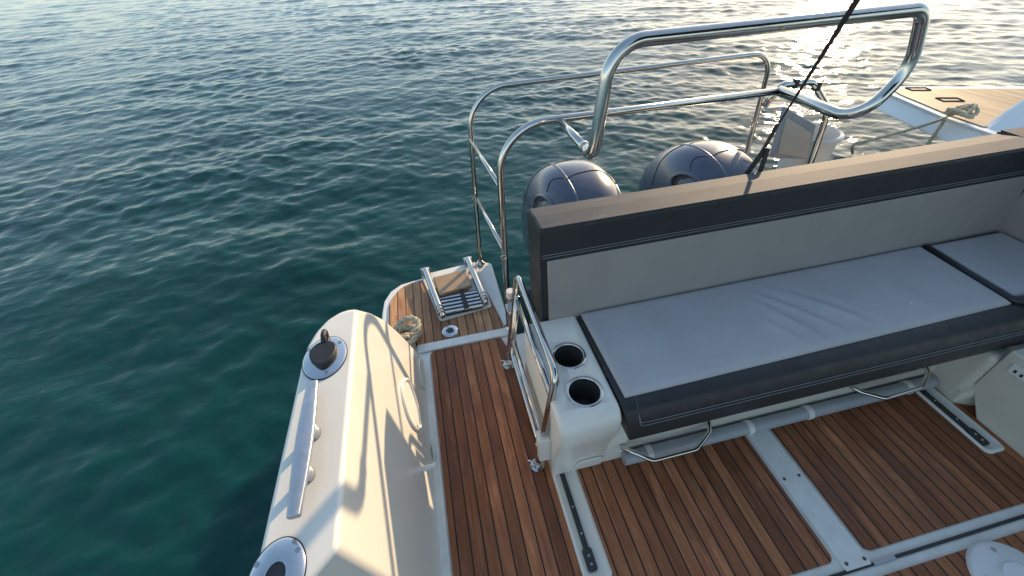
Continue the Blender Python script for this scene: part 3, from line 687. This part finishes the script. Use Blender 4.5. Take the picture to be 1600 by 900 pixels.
def pad(name, corners, zt, wr, nx=130, ny=46):
    # corners: back-left, back-right, front-right, front-left (x, y)
    V = []; F = []
    for i in range(nx + 1):
        for j in range(ny + 1):
            s, t_ = i / nx, j / ny
            a = [corners[0][k] * (1 - s) + corners[1][k] * s for k in (0, 1)]; c = [corners[3][k] * (1 - s) + corners[2][k] * s for k in (0, 1)]
            x, y = a[0] * (1 - t_) + c[0] * t_, a[1] * (1 - t_) + c[1] * t_
            e = min(s * 1.6, (1 - s) * 1.6, t_ * 0.4, (1 - t_) * 0.4); e = min(e, 0.02) / 0.02
            z = zt - 0.010 * (1 - e) ** 2 + wr(x, y)
            V.append((x, y, z))
    w_ = ny + 1
    F = [(i * w_ + j, i * w_ + j + 1, (i + 1) * w_ + j + 1, (i + 1) * w_ + j) for i in range(nx) for j in range(ny)]
    edge = [i * w_ for i in range(nx + 1)] + [nx * w_ + j for j in range(1, ny + 1)] + [i * w_ + ny for i in range(nx - 1, -1, -1)] + [j for j in range(ny - 1, 0, -1)]
    k0 = len(V)
    for q in edge: x, y, z = V[q]; V.append((x, y, 0.444))
    m = len(edge); F += [(edge[i], edge[(i + 1) % m], k0 + (i + 1) % m, k0 + i) for i in range(m)]
    return obj(name, V, F, 'grey_vinyl', sofa, auto=60)
def wrinkle(x, y):
    z = 0.0015 * math.sin(5 * x + 2 * y) * math.sin(4 * y - 2 * x)
    for cx, cy, dx, dy, L, amp, wd in ((1.17, 0.86, 0.42, -0.91, 0.11, 0.0062, 0.014), (1.24, 0.87, 0.55, -0.84, 0.14, 0.0058, 0.016), (1.36, 0.86, 0.62, -0.78, 0.13, 0.0050, 0.017), (1.12, 0.80, 0.4, -0.92, 0.07, 0.0036, 0.012)):
        a = (x - cx) * dx + (y - cy) * dy; c = -(x - cx) * dy + (y - cy) * dx
        c += 0.35 * a * a
        z += amp * math.exp(-(a / L) ** 2) * (math.exp(-(c / wd) ** 2) - 0.8 * math.exp(-((c - wd * 1.7) / wd) ** 2))
    return z
p1 = pad('seat_pad', [(0.462, 1.088), (2.02, 1.088), (2.002, 0.712), (0.468, 0.695)], 0.464, wrinkle)
p2 = pad('seat_pad', [(2.065, 1.080), (2.43, 1.075), (2.43, 0.72), (2.045, 0.735)], 0.463, lambda x, y: 0.001 * math.sin(9 * x + 5 * y), 40, 40)
MB().tube([(2.045, 1.08, 0.452), (2.030, 0.90, 0.453), (2.022, 0.725, 0.455), (2.07, 0.690, 0.462), (2.20, 0.675, 0.462), (2.32, 0.69, 0.455)], 0.014, fillet=0.03, n=10).build('pad_strap', 'dark_vinyl', sofa, smooth=True)
for x, y, r in ((1.655, 0.80, 0.006),):
    MB().lathe([(r, 0.0), (r * 0.6, 0.0012), (0.0, 0.0014)], (x, y, 0.4642), n=7, sx=1.0, sy=0.6).build('bird_mark', 'bucket', sofa)

# ================================================================== swing gate beside the console
t = thing('swing_gate', 'polished steel tube gate standing open along the white console beside the walkway', 'gate', (0.2, 1.0, 0))
def gp(y, z): return Vector((0.186 + 0.127 * z, y, z))
top, bot = 0.555, 0.150
Ya, Yf = 1.275, 0.755
MB().tube([gp(Ya, 0.06), gp(Ya, top), gp(Yf, top + 0.005), gp(Yf, bot), gp(1.235, bot), gp(1.235, 0.47)], 0.0125, fillet=[0.045, 0.05, 0.05, 0.05], fs=10).build('frame', 'steel', t, smooth=True)
for z, r in ((0.455, 0.0115), (0.215, 0.0115)):
    MB().tube([gp(1.235, z), gp(Yf, z)], r).build('bar', 'steel', t, smooth=True)
MB().tube([(0.228, 1.318, 0.0), (0.232, 1.318, 0.40)], 0.016, n=18).build('hinge_post', 'steel', t, bevel=0.003)
MB().tube([(0.232, 1.318, 0.40), (0.2325, 1.318, 0.435)], 0.020, n=18).build('hinge_cap', 'bucket', t, bevel=0.004)
for z in (0.12, 0.34): MB().box(0.205, 0.240, 1.268, 1.322, z, z + 0.022).build('hinge', 'steel', t, bevel=0.004)
MB().tube([(0.196, 0.765, 0.0), (0.200, 0.762, 0.165)], 0.0125, n=16).build('stop_post', 'steel', t, bevel=0.002)
for x, y in ((0.192, 1.277), (0.194, 0.764)):
    fl = MB().lathe([(0.029, 0.0), (0.028, 0.004), (0.0165, 0.006), (0.0150, 0.020), (0.0128, 0.022)], (x, y, 0.001), n=26).build('foot', 'steel', t, auto=30)
    MB().tube([(x - 0.035, y + 0.012, 0.032), (x - 0.006, y + 0.004, 0.026)], 0.004, n=8).build('toggle', 'steel', fl, smooth=True)

# ================================================================== slide tracks in the floor
def track(x0, x1, y0, y1, rail, label):
    t = thing('slide_track', label, 'floor track', ((x0 + x1) / 2, y0, 0), 'seat slide tracks')
    b = MB()
    o_ = rrect(x0, x1, y0, y1, 0.022); i_ = rrect(x0 + 0.008, x1 - 0.008, y0 + 0.010, y1 - 0.01, 0.018); j_ = rrect(x0 + 0.022, x1 - 0.022, y0 + 0.028, y1 - 0.02, 0.012)
    n = len(o_); V = [(x, y, 0.0016) for x, y in o_] + [(x, y, 0.0085) for x, y in i_] + [(x, y, 0.003) for x, y in j_]
    F = [(i, (i + 1) % n, n + (i + 1) % n, n + i) for i in range(n)] + [(n + i, n + (i + 1) % n, 2 * n + (i + 1) % n, 2 * n + i) for i in range(n)] + [tuple(range(2 * n, 3 * n))]
    obj('tray', V, F, 'gelcoat', t, auto=25)
    rl = MB().box(rail - 0.0095, rail + 0.0095, y0 + 0.085, y1, 0.0035, 0.013).build('rail', 'black_plastic', t, bevel=0.002)
    MB().prism(rrect(rail - 0.0165, rail + 0.0165, y0 + 0.03, y0 + 0.10, 0.008), 0.004, 0.0155).build('end_stop', 'black_plastic', t, bevel=0.003)
    for y, z in ((y0 + 0.05, 0.0155), (y0 + 0.075, 0.0155), (y0 + 0.145, 0.013), (y0 + 0.235, 0.013)):
        MB().lathe([(0.0042, 0.0), (0.0035, 0.0012), (0.0, 0.0013)], (rail, y, z), n=12).build('screw', 'screw', t)
    return t
track(0.238, 0.334, 0.345, 0.99, 0.275, 'black slide rail in a white tray leading out from under the cup holder console')
track(1.853, 1.945, 0.385, 0.99, 1.880, 'black slide rail in a white tray beside the cream side locker')

# ================================================================== side locker and table base
t = thing('side_locker', 'cream side locker with a small power socket at the floor on the port side', 'locker', (2.1, 0.2, 0))
sec = [(0.515, 0.0), (0.60, 0.115), (0.60, 0.33), (-0.6, 0.33), (-0.6, 0.0)]
MB().extr_x(sec, 1.960, 2.7).build('body', 'cream_board', t, bevel=0.008, seg=3)
MB().box(1.955, 1.962, 0.505, 0.565, 0.255, 0.295).build('power_socket', 'bucket', t, bevel=0.003)
b = MB()
for y in (0.525, 0.545): b.box(1.9535, 1.9565, y - 0.004, y + 0.004, 0.266, 0.279)
b.build('socket_hole', 'black_plastic', t)
t = thing('table_base', 'round white table pedestal plate screwed to the teak floor', 'table base', (1.60, 0.06, 0))
cb = (1.515, 0.045, 0.0015)
MB().lathe([(0.118, 0.0), (0.116, 0.010), (0.108, 0.016), (0.055, 0.020), (0.048, 0.034), (0.0, 0.036)], cb, n=48).build('plate', 'yacht_white', t, auto=50)
for a in (80, 160, 250, 340):
    MB().lathe([(0.007, 0.0), (0.006, 0.003), (0.0, 0.0035)], (cb[0] + 0.088 * math.cos(rad(a)), cb[1] + 0.088 * math.sin(rad(a)), 0.0185), n=12).build('screw', 'screw', t)

# ================================================================== tie-down strap
t = thing('tie_down_strap', 'black twisted webbing strap rising from behind the sofa back past the rails', 'strap', (1.25, 1.32, 0.8))
def ray(px, py, Y):
    d = [RIGHT[i] * (px - 800) / FPX + UP[i] * (450 - py) / FPX + FWD[i] for i in range(3)]
    k = Y / d[1]; return Vector((EYE[0] + d[0] * k, EYE[1] + d[1] * k, EYE[2] + d[2] * k))
A, B = ray(1190, 235, 1.36), ray(1342, -8, 0.95)
B = A + (B - A) * ((2.0 - A.z) / (B.z - A.z))
STRAP_TOP = B.copy()
V = []; F = []; ns = 70; d = (B - A)
s1 = d.cross(Vector((0, 0, 1))).normalized(); s2 = d.cross(s1).normalized()
for i in range(ns + 1):
    s = i / ns; c = A + d * s + Vector((0, 0, -0.010 * math.sin(math.pi * s)))
    tw = 0.35
    ax = s1 * math.cos(tw) + s2 * math.sin(tw); nx_ = d.cross(ax).normalized()
    hw = 0.0036 + 0.0040 * min(1, max(0, (s - 0.22) / 0.25))
    for a, bb in ((-1, -1), (1, -1), (1, 1), (-1, 1)): V.append(c + ax * hw * a + nx_ * 0.0011 * bb)
F = [(i * 4 + k, i * 4 + (k + 1) % 4, (i + 1) * 4 + (k + 1) % 4, (i + 1) * 4 + k) for i in range(ns) for k in range(4)] + [(0, 1, 2, 3), (ns * 4, ns * 4 + 1, ns * 4 + 2, ns * 4 + 3)]
obj('webbing', V, F, 'webbing', t)
for (x0, y0), (x1, y1) in (((1196, 232), (1168, 270)), ((1200, 232), (1187, 270))):
    a, b_ = ray(x0, y0, 1.355), ray(x1, y1, 1.325); dd = (b_ - a); b_ = a + dd * 1.35; dd = b_ - a
    ax = dd.cross(Vector((0.2, -1, 0.3))).normalized(); nn = dd.cross(ax).normalized(); V = []
    for c in (a, b_):
        for p, q in ((-1, -1), (1, -1), (1, 1), (-1, 1)): V.append(c + ax * 0.0125 * p + nn * 0.0018 * q)
    obj('leg_strap', V, [(0, 1, 2, 3), (4, 7, 6, 5)] + [(k, (k + 1) % 4, 4 + (k + 1) % 4, 4 + k) for k in range(4)], 'strap', t)
MB().tube([ray(1196, 228, 1.357), ray(1214, 196, 1.30)], 0.007, n=10).build('buckle', 'black_plastic', t)

# ================================================================== unseen bimini, added to shade the cockpit floor and end the strap
t = thing('added_bimini_top', 'added unseen dark canvas canopy shading the port half of the cockpit floor', 'canopy', (1.8, -0.6, 0))
nx, ny = 14, 14; V = []
X0, X1, Y0, Y1 = STRAP_TOP.x - 0.02, 3.0, -1.9, STRAP_TOP.y
for i in range(nx + 1):
    for j in range(ny + 1):
        u, v_ = i / nx, j / ny
        V.append((X0 + (X1 - X0) * u, Y0 + (Y1 - Y0) * v_, 2.0 + 0.16 * math.sin(math.pi * u) ** 0.7 + 0.05 * math.sin(math.pi * v_)))
w_ = ny + 1
o = obj('canvas', V, [(i * w_ + j, i * w_ + j + 1, (i + 1) * w_ + j + 1, (i + 1) * w_ + j) for i in range(nx) for j in range(ny)], 'strap', t, smooth=True)
md = o.modifiers.new('thickness', 'SOLIDIFY'); md.thickness = 0.004
for y in (Y0 + 0.03, -0.8, Y1 - 0.02):
    MB().tube([(X0 + 0.01, y, 1.99)] + [(X0 + (X1 - X0) * k / 12, y, 1.985 + 0.16 * math.sin(math.pi * k / 12) ** 0.7 + 0.05 * math.sin(math.pi * (y - Y0) / (Y1 - Y0))) for k in range(1, 12)] + [(X1 - 0.01, y, 1.99)], 0.012, n=10).build('bow', 'steel', t, smooth=True)
for x in (X0 + 0.01, X1 - 0.01):
    MB().tube([(x, Y0 + 0.03, 1.99), (x, Y0 + 0.1, 0.0)], 0.014, n=10).build('leg', 'steel', t, smooth=True)
    MB().tube([(x, -0.8, 1.99), (x, Y0 + 0.09, 0.9)], 0.012, n=10).build('leg', 'steel', t, smooth=True)

# ================================================================== neighbouring yacht
ny_ = thing('moored_yacht', 'neighbouring white yacht with a low teak bathing platform beyond the sofa', 'yacht', (5.2, 3.2, 0))
ZT = 0.12
o_ = [(4.53, 2.45), (4.547, 2.91), (4.700, 3.60), (4.79, 3.775), (4.90, 3.80), (6.6, 3.06), (6.2, 1.5), (4.6, 1.2)]
V = [(x, y, ZT) for x, y in o_] + [(x + 0.04, y + 0.01, ZT - 0.035) for x, y in o_]
lowp = [(4.47, 2.3), (4.49, 2.86), (4.655, 3.70), (4.74, 3.80), (4.85, 3.80), (6.5, 3.05), (6.1, 1.5), (4.5, 1.1)]
V += [(x, y, -0.03) for x, y in lowp] + [(5.6 + (x - 5.6) * 0.25, 2.3 + (y - 2.3) * 0.25, -0.10) for x, y in lowp]
n = 8; F = [tuple(range(n))]
F += [(r * n + i, r * n + (i + 1) % n, (r + 1) * n + (i + 1) % n, (r + 1) * n + i) for r in range(3) for i in range(n)]
obj('hull', V, F, 'yacht_white', ny_, bevel=0.02, seg=3, angle=25)
tp = [(4.615, 2.62), (4.63, 2.90), (4.760, 3.53), (4.84, 3.70), (6.45, 3.00), (6.2, 2.2), (5.3, 2.2)]
MB().prism(tp, ZT + 0.002, ZT + 0.008).build('teak_deck', 'yacht_teak', ny_)
for q in ([(1414, 137), (1446, 137), (1455, 141), (1425, 141)], [(1462, 153), (1495, 153), (1507, 158), (1474, 158)]):
    pp = []
    for px, py in q:
        d_ = [RIGHT[i] * (px - 800) / FPX + UP[i] * (450 - py) / FPX + FWD[i] for i in range(3)]; k = (ZT + 0.011 - 1.6) / d_[2]; pp.append(Vector((d_[0] * k, d_[1] * k, ZT + 0.011)))
    MB().tube(pp, 0.006, closed=True, n=6).build('deck_ring', 'black_plastic', ny_)
# side moulding sweeping up from the platform
def Q(px, py, z):
    d_ = [RIGHT[i] * (px - 800) / FPX + UP[i] * (450 - py) / FPX + FWD[i] for i in range(3)]; k = (z - 1.6) / d_[2]; return Vector((d_[0] * k, d_[1] * k, z))
prof_ = [(4.60, 2.58, ZT), (4.83, 2.62, 0.24), (5.00, 2.62, 0.36), (5.15, 2.62, 0.44), (5.5, 2.55, 0.56), (6.0, 2.4, 0.72), (6.6, 2.2, 0.85)]
V = []; F = []
for x, y, z in prof_:
    V += [(x, y + 0.06, ZT - 0.02), (x, y + 0.05, z - 0.03), (x + 0.02, y + 0.0, z), (x + 0.03, y - 0.10, z - 0.02), (x + 0.03, y - 0.28, z - 0.16), (x + 0.02, y - 0.30, z - 0.19), (x + 0.05, y - 0.34, z - 0.21), (x + 0.1, y - 0.6, -0.5)]
k = 8
F = [(i * k + j, i * k + j + 1, (i + 1) * k + j + 1, (i + 1) * k + j) for i in range(len(prof_) - 1) for j in range(k - 1)]
F += [tuple(range(k))]
obj('side_moulding', V, F, 'yacht_white', ny_, auto=28)
MB().tube([(x + 0.028, y - 0.292, z - 0.180) for x, y, z in prof_], 0.012, n=6).build('rubbing_strip', 'black_rubber', ny_, smooth=True)
# its mooring lines
def rope(name, label, pts, r, sag=0.0, group='mooring lines of the neighbouring yacht'):
    t = thing(name, label, 'rope', pts[0], group)
    C = catmull([Vector(p) for p in pts], 10, False)
    laid(MB(), C, r).build('line', 'rope', t, smooth=True); return t
h0 = Q(1478, 184, ZT + 0.05)
t = rope('mooring_rope', 'long mooring line stretched low over the water from the yacht platform', [h0, Q(1440, 197, 0.02), Q(1402, 208, -0.08), Q(1365, 218, -0.16), Q(1334, 226, -0.24), Q(1332, 240, -0.40)], 0.014)
t = rope('mooring_rope', 'short mooring line dropping straight down the white side of the yacht', [h0, Q(1472, 194, 0.10), Q(1463, 207, 0.02), Q(1452, 222, -0.08), Q(1440, 240, -0.2)], 0.014)
t = thing('mooring_rope', 'loose coil of rope on the teak platform of the yacht', 'rope', Q(1497, 180, ZT), 'mooring lines of the neighbouring yacht')
cc = Q(1497, 182, ZT + 0.03); pts = []
for k in range(70):
    a = k / 69 * 2 * math.pi * 3.2; rr = 0.09 + 0.03 * math.sin(1.7 * a)
    pts.append(cc + Vector((rr * math.cos(a) * 1.1, rr * math.sin(a) * 0.75, 0.02 + 0.045 * k / 69 + 0.02 * math.sin(2.1 * a))))
laid(MB(), pts, 0.016).build('coil', 'rope', t, smooth=True)
